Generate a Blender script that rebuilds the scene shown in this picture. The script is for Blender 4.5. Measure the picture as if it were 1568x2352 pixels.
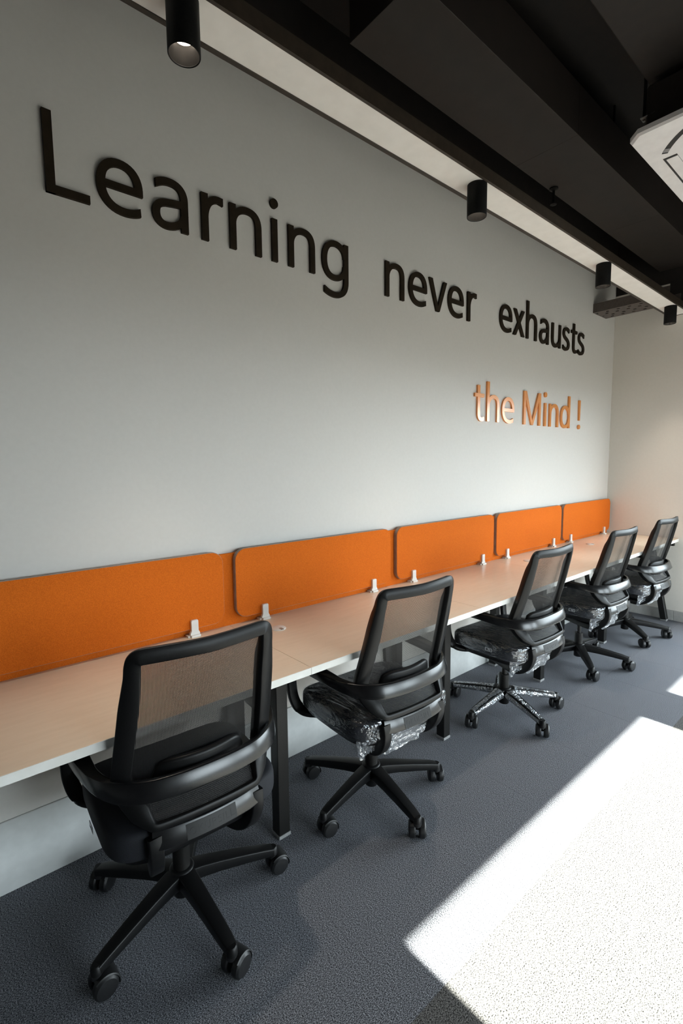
import bpy, bmesh, math, random
from mathutils import Vector, Matrix
from math import sin, cos, pi, radians

for o in list(bpy.data.objects):
    bpy.data.objects.remove(o)
SC = bpy.context.scene
COL = SC.collection

# ------------------------------------------------------------------ camera
CAM_H = 1.45
cd = bpy.data.cameras.new('camera')
cam = bpy.data.objects.new('camera', cd)
COL.objects.link(cam)
cd.sensor_fit = 'VERTICAL'
cd.sensor_height = 36.0
cd.sensor_width = 24.0
cd.lens = 1114.29 * 36.0 / 2352.0
cd.clip_start = 0.02
ROT = Matrix(((0.7591848915714026, 0.07313248955504337, -0.646753383741592),
              (-0.6507825366198647, 0.06853914097873448, -0.7561643182434038),
              (-0.010972257759093683, 0.9949643335946161, 0.0996272273742945)))
cam.matrix_world = Matrix.Translation((0, 0, CAM_H)) @ ROT.to_4x4()
SC.camera = cam

# ------------------------------------------------------------------ world, sun, exposure
SUN_EL = 27.47
world = bpy.data.worlds.new('daylight')
SC.world = world
world.use_nodes = True
wn = world.node_tree
bg = wn.nodes['Background']
tc = wn.nodes.new('ShaderNodeTexCoord')
sp = wn.nodes.new('ShaderNodeSeparateXYZ')
rp = wn.nodes.new('ShaderNodeValToRGB')
wn.links.new(tc.outputs['Generated'], sp.inputs[0])
wn.links.new(sp.outputs['Z'], rp.inputs[0])
wn.links.new(rp.outputs[0], bg.inputs[0])
rp.color_ramp.elements[0].position = 0.0
rp.color_ramp.elements[0].color = (0.03, 0.03, 0.029, 1)      # ground below the horizon
rp.color_ramp.elements[1].position = 0.03
rp.color_ramp.elements[1].color = (0.85, 0.92, 1.0, 1)       # pale sky
bg.inputs['Strength'].default_value = 12.5

sd = bpy.data.lights.new('sun', 'SUN')
sd.energy = 98.0
sd.angle = radians(0.34)
sd.color = (1.0, 0.95, 0.87)
sun = bpy.data.objects.new('sun', sd)
COL.objects.link(sun)
sun.rotation_euler = (radians(90 - SUN_EL), 0, 0)
sun.location = (2, -8, 6)

vs = SC.view_settings
vs.view_transform = 'Standard'
vs.look = 'None'
vs.gamma = 1.0
vs.use_curve_mapping = False
vs.exposure = 0.32

# ------------------------------------------------------------------ helpers
def tag(o, label=None, cat=None, group=None, kind=None):
    if label: o['label'] = label
    if cat: o['category'] = cat
    if group: o['group'] = group
    if kind: o['kind'] = kind
    return o

def link(name, me, mat=None, parent=None, loc=(0, 0, 0), rot=(0, 0, 0)):
    o = bpy.data.objects.new(name, me)
    COL.objects.link(o)
    if mat is not None and me is not None and len(me.materials) == 0:
        me.materials.append(mat)
    o.location = loc
    o.rotation_euler = rot
    if parent is not None:
        o.parent = parent
    return o

def empty(name, loc=(0, 0, 0), rz=0.0):
    o = bpy.data.objects.new(name, None)
    COL.objects.link(o)
    o.location = loc
    o.rotation_euler = (0, 0, rz)
    o.empty_display_size = 0.1
    return o

def mesh(name, bm, smooth=False, angle=35):
    bmesh.ops.recalc_face_normals(bm, faces=bm.faces[:])
    me = bpy.data.meshes.new(name)
    bm.to_mesh(me)
    bm.free()
    if smooth:
        for p in me.polygons:
            p.use_smooth = True
        try:
            me.set_sharp_from_angle(angle=radians(angle))
        except Exception:
            pass
    return me

def add_box(bm, x0, x1, y0, y1, z0, z1, bevel=0.0, seg=1):
    vs_ = [bm.verts.new((x, y, z)) for x in (x0, x1) for y in (y0, y1) for z in (z0, z1)]
    q = [(0, 1, 3, 2), (4, 6, 7, 5), (0, 4, 5, 1), (2, 3, 7, 6), (0, 2, 6, 4), (1, 5, 7, 3)]
    fs = [bm.faces.new([vs_[i] for i in f]) for f in q]
    if bevel > 0:
        es = list({e for f in fs for e in f.edges})
        bmesh.ops.bevel(bm, geom=es, offset=bevel, segments=seg, profile=0.5, affect='EDGES')

def box_me(name, x0, x1, y0, y1, z0, z1, bevel=0.0, seg=1, smooth=False):
    bm = bmesh.new()
    add_box(bm, x0, x1, y0, y1, z0, z1, bevel, seg)
    return mesh(name, bm, smooth)

def box(name, x0, x1, y0, y1, z0, z1, mat, parent=None, bevel=0.0, seg=1):
    return link(name, box_me(name, x0, x1, y0, y1, z0, z1, bevel, seg), mat, parent)

def lathe(bm, prof, n=24, c=(0, 0, 0), axis='Z', cap=True):
    rings = []
    for r, h in prof:
        ring = []
        for i in range(n):
            a = 2 * pi * i / n
            if axis == 'Z': p = (c[0] + r * cos(a), c[1] + r * sin(a), c[2] + h)
            elif axis == 'X': p = (c[0] + h, c[1] + r * cos(a), c[2] + r * sin(a))
            else: p = (c[0] + r * cos(a), c[1] + h, c[2] + r * sin(a))
            ring.append(bm.verts.new(p))
        rings.append(ring)
    for a, b in zip(rings[:-1], rings[1:]):
        for i in range(n):
            j = (i + 1) % n
            bm.faces.new((a[i], a[j], b[j], b[i]))
    if cap:
        bm.faces.new(rings[0][::-1])
        bm.faces.new(rings[-1])

def rrect(w, h, r, n=3):
    """rounded rectangle outline, counter-clockwise"""
    r = min(r, w / 2 - 1e-5, h / 2 - 1e-5)
    pts = []
    for cx, cy, a0 in ((w/2-r, h/2-r, 0), (-w/2+r, h/2-r, 90), (-w/2+r, -h/2+r, 180), (w/2-r, -h/2+r, 270)):
        for k in range(n + 1):
            a = radians(a0 + 90 * k / n)
            pts.append((cx + r * cos(a), cy + r * sin(a)))
    return pts

def catmull(P, per=6, closed=False):
    P = [Vector(p) for p in P]
    out = []
    n = len(P)
    rng = n if closed else n - 1
    for i in range(rng):
        if closed:
            p0, p1, p2, p3 = P[(i-1) % n], P[i], P[(i+1) % n], P[(i+2) % n]
        else:
            p1, p2 = P[i], P[i+1]
            p0 = P[i-1] if i > 0 else p1 * 2 - p2
            p3 = P[i+2] if i + 2 < n else p2 * 2 - p1
        for k in range(per):
            t = k / per
            out.append(0.5 * ((2*p1) + (p2-p0)*t + (2*p0-5*p1+4*p2-p3)*t*t + (3*p1-p0-3*p2+p3)*t**3))
    if not closed:
        out.append(P[-1])
    return out

def sweep(bm, path, wid, hgt, ref, rad=0.006, n=3, closed=False):
    """rounded-rectangle section swept along path. wid = size along (tangent x ref), hgt = size along ref."""
    N = len(path)
    rings = []
    for i, p in enumerate(path):
        if closed:
            t = path[(i+1) % N] - path[i-1]
        else:
            t = path[min(i+1, N-1)] - path[max(i-1, 0)]
        t.normalize()
        if ref == 'X':
            rf = Vector((1, 0, 0)).cross(t)
        else:
            rf = ref(i / max(1, N-1), p) if callable(ref) else Vector(ref)
        b = t.cross(rf)
        if b.length < 1e-6: b = Vector((1, 0, 0))
        b.normalize()
        u = b.cross(t); u.normalize()
        f = i / max(1, N-1)
        w = wid(f) if callable(wid) else wid
        h = hgt(f) if callable(hgt) else hgt
        rings.append([bm.verts.new(p + b * x + u * y) for x, y in rrect(w, h, rad, n)])
    m = len(rings[0])
    for i in range(N if closed else N - 1):
        a, b2 = rings[i], rings[(i+1) % N]
        for k in range(m):
            bm.faces.new((a[k], a[(k+1) % m], b2[(k+1) % m], b2[k]))
    if not closed:
        bm.faces.new(rings[0][::-1]); bm.faces.new(rings[-1])

def tube(bm, path, r, n=10):
    N = len(path)
    rings = []
    up = Vector((0.13, 0.27, 0.95))
    for i, p in enumerate(path):
        t = (path[min(i+1, N-1)] - path[max(i-1, 0)]).normalized()
        b = t.cross(up).normalized(); u = b.cross(t)
        rings.append([bm.verts.new(p + b * r * cos(2*pi*k/n) + u * r * sin(2*pi*k/n)) for k in range(n)])
    for a, b2 in zip(rings[:-1], rings[1:]):
        for k in range(n):
            bm.faces.new((a[k], a[(k+1) % n], b2[(k+1) % n], b2[k]))
    bm.faces.new(rings[0][::-1]); bm.faces.new(rings[-1])

def prism_y(bm, pts, y0, y1, bevel=0.0):
    """outline in x,z extruded from y0 (front) to y1"""
    a = [bm.verts.new((x, y0, z)) for x, z in pts]
    b = [bm.verts.new((x, y1, z)) for x, z in pts]
    n = len(pts)
    f0 = bm.faces.new(a); bm.faces.new(b[::-1])
    for i in range(n):
        bm.faces.new((a[i], b[i], b[(i+1) % n], a[(i+1) % n]))
    return f0

# ------------------------------------------------------------------ materials
def mat(name, col, rough=0.5, metal=0.0, spec=0.5, emit=None, es=0.0):
    m = bpy.data.materials.new(name)
    m.use_nodes = True
    p = m.node_tree.nodes['Principled BSDF']
    p.inputs['Base Color'].default_value = (*col, 1)
    p.inputs['Roughness'].default_value = rough
    p.inputs['Metallic'].default_value = metal
    p.inputs['Specular IOR Level'].default_value = spec
    if emit:
        p.inputs['Emission Color'].default_value = (*emit, 1)
        p.inputs['Emission Strength'].default_value = es
    return m

def nodes(m):
    t = m.node_tree
    return t, t.nodes, t.links, t.nodes['Principled BSDF']

def noise_on(m, scale, lo, hi, detail=2.0, bump=0.0, stretch=(1, 1, 1), p0=0.35, p1=0.65, dist=0.002, rough=0.5):
    """noise-driven colour between lo and hi on object coordinates, optional bump"""
    t, N, L, P = nodes(m)
    c = N.new('ShaderNodeTexCoord')
    mp = N.new('ShaderNodeMapping')
    mp.inputs['Scale'].default_value = stretch
    nz = N.new('ShaderNodeTexNoise')
    nz.inputs['Scale'].default_value = scale
    nz.inputs['Detail'].default_value = detail
    nz.inputs['Roughness'].default_value = rough
    L.new(c.outputs['Object'], mp.inputs[0]); L.new(mp.outputs[0], nz.inputs['Vector'])
    r = N.new('ShaderNodeValToRGB')
    r.color_ramp.elements[0].position = p0; r.color_ramp.elements[0].color = (*lo, 1)
    r.color_ramp.elements[1].position = p1; r.color_ramp.elements[1].color = (*hi, 1)
    L.new(nz.outputs['Fac'], r.inputs[0]); L.new(r.outputs[0], P.inputs['Base Color'])
    if bump > 0:
        b = N.new('ShaderNodeBump')
        b.inputs['Strength'].default_value = bump
        b.inputs['Distance'].default_value = dist
        L.new(nz.outputs['Fac'], b.inputs['Height']); L.new(b.outputs[0], P.inputs['Normal'])
    return m

M = {}
M['wall'] = noise_on(mat('wall paint', (0.6, 0.6, 0.58), 0.55), 60, (0.70, 0.672, 0.632), (0.715, 0.687, 0.647), 4, 0.02)
M['wall_end'] = noise_on(mat('warm wall paint', (0.6, 0.56, 0.5), 0.6), 60, (0.74, 0.705, 0.645), (0.755, 0.72, 0.66), 4, 0.02)
M['wall_dim'] = noise_on(mat('dark grey wall paint', (0.2, 0.19, 0.18), 0.6), 60, (0.19, 0.185, 0.175), (0.21, 0.205, 0.195), 4, 0.02)
M['skirt'] = noise_on(mat('skirting paint', (0.6, 0.61, 0.6), 0.5), 30, (0.60, 0.61, 0.60), (0.64, 0.65, 0.64), 2)
M['skirt_grey'] = noise_on(mat('grey tile skirting', (0.4, 0.39, 0.37), 0.45), 20, (0.40, 0.39, 0.37), (0.46, 0.45, 0.43), 3)
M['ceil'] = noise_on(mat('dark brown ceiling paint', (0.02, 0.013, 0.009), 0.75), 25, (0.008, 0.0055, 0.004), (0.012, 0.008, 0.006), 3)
M['duct'] = noise_on(mat('dark brown duct paint', (0.03, 0.02, 0.014), 0.6), 12, (0.013, 0.0085, 0.006), (0.017, 0.011, 0.008), 3)
M['frame_brown'] = noise_on(mat('brown metal trim', (0.035, 0.024, 0.016), 0.45), 30, (0.030, 0.021, 0.014), (0.042, 0.030, 0.020), 2)
M['white_panel'] = noise_on(mat('white ceiling panel', (0.72, 0.69, 0.64), 0.6), 15, (0.86, 0.83, 0.78), (0.90, 0.87, 0.82), 2)
M['letter'] = noise_on(mat('dark brown acrylic', (0.02, 0.013, 0.007), 0.65, 0, 0.15), 20, (0.019, 0.013, 0.007), (0.026, 0.018, 0.010), 2)
M['letter_orange'] = noise_on(mat('copper orange acrylic', (0.7, 0.24, 0.05), 0.22, 0.1, 0.9), 15, (0.74, 0.25, 0.045), (0.80, 0.29, 0.06), 2)
M['orange'] = noise_on(mat('orange felt', (0.7, 0.17, 0.015), 0.9, 0, 0.25), 420, (0.60, 0.120, 0.006), (0.74, 0.165, 0.010), 3, 0.25)
M['edging'] = noise_on(mat('taupe edging', (0.3, 0.24, 0.2), 0.6), 40, (0.28, 0.22, 0.18), (0.34, 0.27, 0.22), 2)
M['clip'] = noise_on(mat('white plastic clip', (0.8, 0.78, 0.74), 0.35), 30, (0.78, 0.77, 0.73), (0.83, 0.82, 0.79), 2)
M['laminate'] = noise_on(mat('beige laminate', (0.7, 0.52, 0.38), 0.3), 8, (0.82, 0.69, 0.54), (0.86, 0.73, 0.58), 3, stretch=(1, 6, 1))
M['edge_band'] = noise_on(mat('white edge band', (0.75, 0.74, 0.7), 0.35), 20, (0.74, 0.73, 0.69), (0.79, 0.78, 0.75), 2)
M['black_metal'] = noise_on(mat('black powder coat', (0.012, 0.011, 0.010), 0.42, 0, 0.3), 300, (0.006, 0.0055, 0.005), (0.010, 0.0095, 0.009), 2, 0.05)
M['foot_grey'] = noise_on(mat('grey levelling foot', (0.25, 0.25, 0.25), 0.4), 30, (0.22, 0.22, 0.22), (0.30, 0.30, 0.30), 2)
M['plastic'] = noise_on(mat('black plastic', (0.010, 0.010, 0.011), 0.42, 0, 0.28), 500, (0.004, 0.004, 0.0042), (0.007, 0.007, 0.0075), 2, 0.05)
M['plastic_gloss'] = noise_on(mat('satin black plastic', (0.012, 0.012, 0.013), 0.24, 0, 0.6), 400, (0.005, 0.005, 0.0055), (0.008, 0.008, 0.009), 2, 0.03)
M['rubber'] = noise_on(mat('black caster', (0.010, 0.010, 0.011), 0.45), 200, (0.005, 0.005, 0.0055), (0.009, 0.009, 0.010), 2)
M['seat'] = noise_on(mat('black seat fabric', (0.010, 0.011, 0.015), 0.8), 500, (0.004, 0.005, 0.008), (0.009, 0.010, 0.016), 3, 0.2)
M['spot'] = noise_on(mat('black spotlight', (0.004, 0.004, 0.004), 0.55, 0, 0.2), 100, (0.0035, 0.0035, 0.003), (0.006, 0.006, 0.0055), 2)
M['reflector'] = noise_on(mat('dark reflector', (0.05, 0.048, 0.045), 0.25, 0.7), 60, (0.045, 0.044, 0.042), (0.06, 0.058, 0.054), 2)
M['lamp'] = mat('lamp disc', (1, 0.9, 0.8), 0.4, emit=(1.0, 0.86, 0.72), es=20.0)
M['ac'] = noise_on(mat('white plastic panel', (0.62, 0.6, 0.6), 0.45), 20, (0.74, 0.72, 0.715), (0.79, 0.77, 0.765), 2)
M['slot'] = noise_on(mat('dark outlet', (0.02, 0.02, 0.02), 0.6), 20, (0.016, 0.016, 0.016), (0.024, 0.024, 0.024), 2)
M['tray'] = noise_on(mat('brown perforated tray', (0.05, 0.038, 0.032), 0.5), 60, (0.075, 0.060, 0.052), (0.095, 0.076, 0.066), 2)
M['tag'] = noise_on(mat('pale tag print', (0.5, 0.52, 0.55), 0.5), 60, (0.48, 0.50, 0.53), (0.58, 0.60, 0.63), 2)
M['alu'] = noise_on(mat('window aluminium', (0.3, 0.3, 0.31), 0.4, 0.6), 30, (0.28, 0.28, 0.29), (0.33, 0.33, 0.34), 2)
M['concrete'] = noise_on(mat('floor screed', (0.1, 0.1, 0.1), 0.9), 20, (0.08, 0.08, 0.08), (0.12, 0.12, 0.12), 3)

def carpet_mat(name, lo, hi, scale, p0, p1, stretch, bump):
    m = noise_on(mat(name, lo, 0.95, 0, 0.1), scale, lo, hi, 2.0, bump, stretch, p0, p1, 0.004, 0.6)
    return m
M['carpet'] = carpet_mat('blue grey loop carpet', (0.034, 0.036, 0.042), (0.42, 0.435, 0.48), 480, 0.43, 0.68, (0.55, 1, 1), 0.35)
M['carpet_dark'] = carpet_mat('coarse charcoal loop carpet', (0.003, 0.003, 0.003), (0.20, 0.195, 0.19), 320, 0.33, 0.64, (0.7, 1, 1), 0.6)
for k in ('carpet', 'carpet_dark'):
    t, N, L, P = nodes(M[k])
    # world-wide pattern: shift every tile's pattern by its own place
    tcn = [n for n in N if n.type == 'TEX_COORD'][0]
    mp = [n for n in N if n.type == 'MAPPING'][0]
    geo = N.new('ShaderNodeNewGeometry')
    L.new(geo.outputs['Position'], mp.inputs[0])

def film_mat(name, amount, white):
    m = bpy.data.materials.new(name)
    m.use_nodes = True
    t = m.node_tree; N = t.nodes; L = t.links
    N.remove(N['Principled BSDF'])
    out = N['Material Output']
    tr = N.new('ShaderNodeBsdfTransparent')
    gl = N.new('ShaderNodeBsdfGlossy'); gl.inputs['Roughness'].default_value = 0.12
    gl.inputs['Color'].default_value = (0.9, 0.94, 1.0, 1)
    df = N.new('ShaderNodeBsdfTranslucent'); df.inputs['Color'].default_value = (0.85, 0.88, 0.92, 1)
    d2 = N.new('ShaderNodeBsdfDiffuse'); d2.inputs['Color'].default_value = (0.85, 0.88, 0.92, 1)
    c = N.new('ShaderNodeTexCoord')
    mp = N.new('ShaderNodeMapping'); mp.inputs['Scale'].default_value = (1.0, 0.22, 1.0)
    mp.inputs['Rotation'].default_value = (0, 0, radians(-24))
    nz = N.new('ShaderNodeTexNoise'); nz.inputs['Scale'].default_value = 26; nz.inputs['Detail'].default_value = 3
    nz.inputs['Distortion'].default_value = 1.2
    L.new(c.outputs['Object'], mp.inputs[0]); L.new(mp.outputs[0], nz.inputs['Vector'])
    bp = N.new('ShaderNodeBump'); bp.inputs['Strength'].default_value = 0.9; bp.inputs['Distance'].default_value = 0.02
    L.new(nz.outputs['Fac'], bp.inputs['Height']); L.new(bp.outputs[0], gl.inputs['Normal'])
    m1 = N.new('ShaderNodeMixShader'); m1.inputs[0].default_value = amount
    L.new(tr.outputs[0], m1.inputs[1]); L.new(gl.outputs[0], m1.inputs[2])
    m0 = N.new('ShaderNodeMixShader'); m0.inputs[0].default_value = 0.5
    L.new(df.outputs[0], m0.inputs[1]); L.new(d2.outputs[0], m0.inputs[2])
    m2 = N.new('ShaderNodeMixShader'); m2.inputs[0].default_value = white
    L.new(m1.outputs[0], m2.inputs[1]); L.new(m0.outputs[0], m2.inputs[2])
    L.new(m2.outputs[0], out.inputs['Surface'])
    return m
M['film'] = film_mat('clear plastic film', 0.17, 0.0)
M['film_crumple'] = film_mat('crumpled clear plastic film', 0.42, 0.20)

def weave_mat():
    m = bpy.data.materials.new('black open mesh weave')
    m.use_nodes = True
    t = m.node_tree; N = t.nodes; L = t.links
    P = N['Principled BSDF']
    P.inputs['Base Color'].default_value = (0.012, 0.011, 0.011, 1)
    P.inputs['Roughness'].default_value = 0.6
    c = N.new('ShaderNodeTexCoord'); s = N.new('ShaderNodeSeparateXYZ')
    L.new(c.outputs['Object'], s.inputs[0])
    def wave(sock, pitch):
        a = N.new('ShaderNodeMath'); a.operation = 'MULTIPLY'; a.inputs[1].default_value = 2 * pi / pitch
        b = N.new('ShaderNodeMath'); b.operation = 'SINE'
        L.new(sock, a.inputs[0]); L.new(a.outputs[0], b.inputs[0])
        return b.outputs[0]
    wx = wave(s.outputs['X'], 0.0030); wz = wave(s.outputs['Z'], 0.0034)
    ad = N.new('ShaderNodeMath'); ad.operation = 'ADD'
    L.new(wx, ad.inputs[0]); L.new(wz, ad.inputs[1])
    gt = N.new('ShaderNodeMapRange'); gt.inputs['From Min'].default_value = -0.55; gt.inputs['From Max'].default_value = 0.05
    L.new(ad.outputs[0], gt.inputs['Value'])
    tr = N.new('ShaderNodeBsdfTransparent')
    mx = N.new('ShaderNodeMixShader')
    L.new(gt.outputs[0], mx.inputs[0]); L.new(P.outputs[0], mx.inputs[1]); L.new(tr.outputs[0], mx.inputs[2])
    L.new(mx.outputs[0], N['Material Output'].inputs['Surface'])
    return m
M['weave'] = weave_mat()

def pane_mat():
    m = bpy.data.materials.new('clear window pane')
    m.use_nodes = True
    t = m.node_tree; N = t.nodes; L = t.links
    N.remove(N['Principled BSDF'])
    tr = N.new('ShaderNodeBsdfTransparent'); tr.inputs[0].default_value = (0.93, 0.96, 0.95, 1)
    gl = N.new('ShaderNodeBsdfGlossy'); gl.inputs['Roughness'].default_value = 0.02
    mx = N.new('ShaderNodeMixShader'); mx.inputs[0].default_value = 0.06
    L.new(tr.outputs[0], mx.inputs[1]); L.new(gl.outputs[0], mx.inputs[2])
    L.new(mx.outputs[0], N['Material Output'].inputs['Surface'])
    return m
M['pane'] = pane_mat()

# ------------------------------------------------------------------ room shell
YB = 1.912      # back wall face
XE = 5.06       # end wall face
YW = -3.40      # window wall face
XL = -4.0       # wall behind the camera
ZC = 3.50       # slab
HEAD = 2.35     # window head

floor = tag(box('floor', XL, XE, YW, YB, -0.12, -0.006, M['concrete']), kind='structure')
wb = tag(box('wall_back', XL - 0.1, XE + 0.1, YB, YB + 0.1, -0.12, ZC, M['wall']), kind='structure')
EY0, EY1, EH = -2.0, 0.84, 2.15      # window opening in the end wall
bm = bmesh.new()
add_box(bm, XE, XE + 0.1, EY1, YB, -0.12, ZC)
add_box(bm, XE, XE + 0.1, YW - 0.2, EY0, -0.12, ZC)
add_box(bm, XE, XE + 0.1, EY0, EY1, EH, ZC)
add_box(bm, XE, XE + 0.1, EY0, EY1, -0.12, 0.0)
we = tag(link('wall_end', mesh('wall_end', bm), M['wall_end']), kind='structure')
bm = bmesh.new()
for q in ((EY0, EY0 + 0.04, 0, EH), (EY1 - 0.04, EY1, 0, EH), (EY0 + 0.04, EY1 - 0.04, 0, 0.05), (EY0 + 0.04, EY1 - 0.04, EH - 0.04, EH)):
    add_box(bm, XE + 0.03, XE + 0.08, q[0], q[1], q[2], q[3])
w = tag(link('window_3', mesh('window_frame', bm), M['alu']), kind='structure')
box('pane', XE + 0.052, XE + 0.058, EY0 + 0.035, EY1 - 0.035, 0.04, EH - 0.035, M['pane'], w)
pl = bpy.data.lights.new('end window portal', 'AREA')
pl.shape = 'RECTANGLE'; pl.size = EY1 - EY0; pl.size_y = EH
pl.cycles.is_portal = True
po = bpy.data.objects.new('window_portal', pl)
COL.objects.link(po)
po.location = (XE + 0.12, (EY0 + EY1) / 2, EH / 2)
po.rotation_euler = (radians(90), 0, radians(90))      # faces -X, into the room
wl = tag(box('wall_left', XL - 0.1, XL, YW - 0.2, YB, -0.12, ZC, M['wall_dim']), kind='structure')
ceil = tag(box('ceiling', XL - 0.1, XE + 0.1, YW - 0.2, YB + 0.1, ZC, ZC + 0.15, M['ceil']), kind='structure')
bm = bmesh.new()
for a, b in ((XL, 0.965), (3.03, 3.41), (4.99, XE)):
    add_box(bm, a, b, YW - 0.2, YW, -0.12, ZC)
for a, b in ((0.965, 3.03), (3.41, 4.99)):
    add_box(bm, a, b, YW - 0.2, YW, HEAD, ZC)
    add_box(bm, a, b, YW - 0.2, YW, -0.12, 0.0)
tag(link('wall_window', mesh('wall_window', bm), M['wall_dim']), kind='structure')
for i, (a, b) in enumerate(((0.965, 3.03), (3.41, 4.99))):
    bm = bmesh.new()
    for q in ((a, a + 0.04, 0, HEAD), (b - 0.04, b, 0, HEAD), (a + 0.04, b - 0.04, 0, 0.05), (a + 0.04, b - 0.04, HEAD - 0.04, HEAD)):
        add_box(bm, q[0], q[1], YW - 0.16, YW - 0.10, q[2], q[3])
    w = tag(link('window_%d' % (i + 1), mesh('window_frame', bm), M['alu']), kind='structure')
    box('pane', a + 0.035, b - 0.035, YW - 0.135, YW - 0.129, 0.04, HEAD - 0.035, M['pane'], w)
    pl = bpy.data.lights.new('window portal', 'AREA')
    pl.shape = 'RECTANGLE'; pl.size = b - a; pl.size_y = HEAD
    pl.cycles.is_portal = True
    po = bpy.data.objects.new('window_portal', pl)
    COL.objects.link(po)
    po.location = ((a + b) / 2, YW - 0.22, HEAD / 2)
    po.rotation_euler = (radians(90), 0, 0)      # faces +Y, into the room

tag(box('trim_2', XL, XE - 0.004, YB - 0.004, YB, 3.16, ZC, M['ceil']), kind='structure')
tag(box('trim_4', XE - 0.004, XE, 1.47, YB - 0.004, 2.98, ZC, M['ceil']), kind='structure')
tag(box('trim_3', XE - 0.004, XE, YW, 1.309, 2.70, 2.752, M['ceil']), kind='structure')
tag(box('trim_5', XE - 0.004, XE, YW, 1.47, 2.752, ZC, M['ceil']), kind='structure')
tag(box('baseboard_back', XL, XE, YB - 0.007, YB, 0.0, 0.258, M['skirt'], bevel=0.002), kind='structure')
be = tag(empty('baseboard_end', (XE, 0, 0)), kind='structure')
y = YB - 0.008
while y > EY1 + 0.01:
    y1 = max(y - 0.60, EY1)
    link('skirting_tile', box_me('skirting_tile', -0.010, 0, y1 + 0.001, y - 0.001, 0.0, 0.092, 0.0015), M['skirt_grey'], be)
    y = y1

# carpet tiles, half a metre, parts of the floor
cache = {}
def tile_me(w, d, key):
    k = (round(w, 3), round(d, 3), key)
    if k not in cache:
        cache[k] = box_me('carpet_tile', 0.0001, w - 0.0001, 0.0001, d - 0.0001, -0.006, 0.0, 0.0004)
        cache[k].materials.append(M[key])
    return cache[k]
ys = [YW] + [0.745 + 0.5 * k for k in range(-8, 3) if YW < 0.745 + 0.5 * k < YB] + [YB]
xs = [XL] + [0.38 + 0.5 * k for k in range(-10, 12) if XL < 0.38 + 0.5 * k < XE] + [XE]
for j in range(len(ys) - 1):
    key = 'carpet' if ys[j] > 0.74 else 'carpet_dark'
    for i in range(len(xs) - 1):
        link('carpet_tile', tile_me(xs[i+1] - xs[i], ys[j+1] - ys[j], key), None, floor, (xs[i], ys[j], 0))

# ------------------------------------------------------------------ ceiling services
# concrete beam and the long flat duct
tag(box('trim_1', XL, XE, -0.45, 0.90, 3.16, ZC, M['ceil'], bevel=0.006), kind='structure')
du = empty('air_duct', (1.40, 1.38, 3.10))
tag(du, 'long flat dark brown air duct under the dark ceiling', 'duct')
def dbox(name, x0, x1, y0, y1, z0, z1, m, bev=0.0):
    return link(name, box_me(name, x0 - 1.40, x1 - 1.40, y0 - 1.38, y1 - 1.38, z0 - 3.10, z1 - 3.10, bev), m, du)
x = 1.40
while x < XE - 0.02:
    x1 = min(x + 1.25, XE)
    dbox('duct_section', x, x1 - 0.0006, 1.214, 1.556, 3.10, 3.34, M['duct'], 0.001)
    x = x1
for x in (1.48, 3.2, 4.9):
    for yy in (1.26, 1.51):
        dbox('hanger_rod', x - 0.005, x + 0.005, yy - 0.005, yy + 0.005, 3.34, ZC, M['black_metal'])

# white strip hung below the ceiling
ZS = 2.70
st = empty('ceiling_strip', (0, 1.387, ZS))
tag(st, 'long white ceiling strip panel edged with dark brown trim above the desks', 'ceiling panel')
def sbox(name, x0, x1, y0, y1, z0, z1, m, bev=0.0):
    return link(name, box_me(name, x0, x1, y0 - 1.387, y1 - 1.387, z0 - ZS, z1 - ZS, bev), m, st)
sbox('white_panel', XL, XE, 1.322, 1.453, ZS, ZS + 0.02, M['white_panel'])
sbox('edge_trim', XL, XE, 1.453, 1.470, ZS - 0.003, ZS + 0.05, M['frame_brown'])
sbox('edge_trim', XL, XE, 1.310, 1.322, ZS - 0.003, ZS + 0.05, M['frame_brown'])
sbox('end_trim', XE - 0.008, XE, 1.322, 1.453, ZS - 0.003, ZS, M['frame_brown'])
for x in (-2.5, -1.0, 0.25):
    sbox('hanger_rod', x - 0.004, x + 0.004, 1.383, 1.391, ZS + 0.02, ZC, M['black_metal'])

# cylinder spotlights
def spot_meshes():
    bm = bmesh.new()
    R, Hh = 0.044, 0.138
    lathe(bm, [(0.0405, -0.060), (0.0405, -Hh + 0.002), (R - 0.001, -Hh), (R, -Hh + 0.002), (R, -0.002), (R - 0.002, 0.0)], 40, cap=False)
    body = mesh('spot_body', bm, True)
    bm = bmesh.new()
    lathe(bm, [(0.0405, -Hh + 0.003), (0.037, -Hh + 0.016), (0.030, -0.098), (0.025, -0.090)], 40, cap=False)
    refl = mesh('spot_reflector', bm, True)
    bm = bmesh.new()
    lathe(bm, [(0.026, -0.093), (0.026, -0.089)], 24)
    lamp = mesh('spot_lamp', bm, True)
    bm = bmesh.new()
    lathe(bm, [(0.030, -0.001), (0.044, -0.001)], 40, cap=False)
    lathe(bm, [(0.044, -0.002), (0.044, 0.0)], 40)
    return body, refl, lamp, mesh('spot_plate', bm)
SB, SR, SL, SP = spot_meshes()
slabels = ('black cylinder spotlight showing its glowing lamp inside the rim',
           'black cylinder spotlight on the white strip above the word never',
           'black cylinder spotlight on the white strip next to the perforated tray',
           'black cylinder spotlight at the end of the white strip by the end wall')
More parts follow.
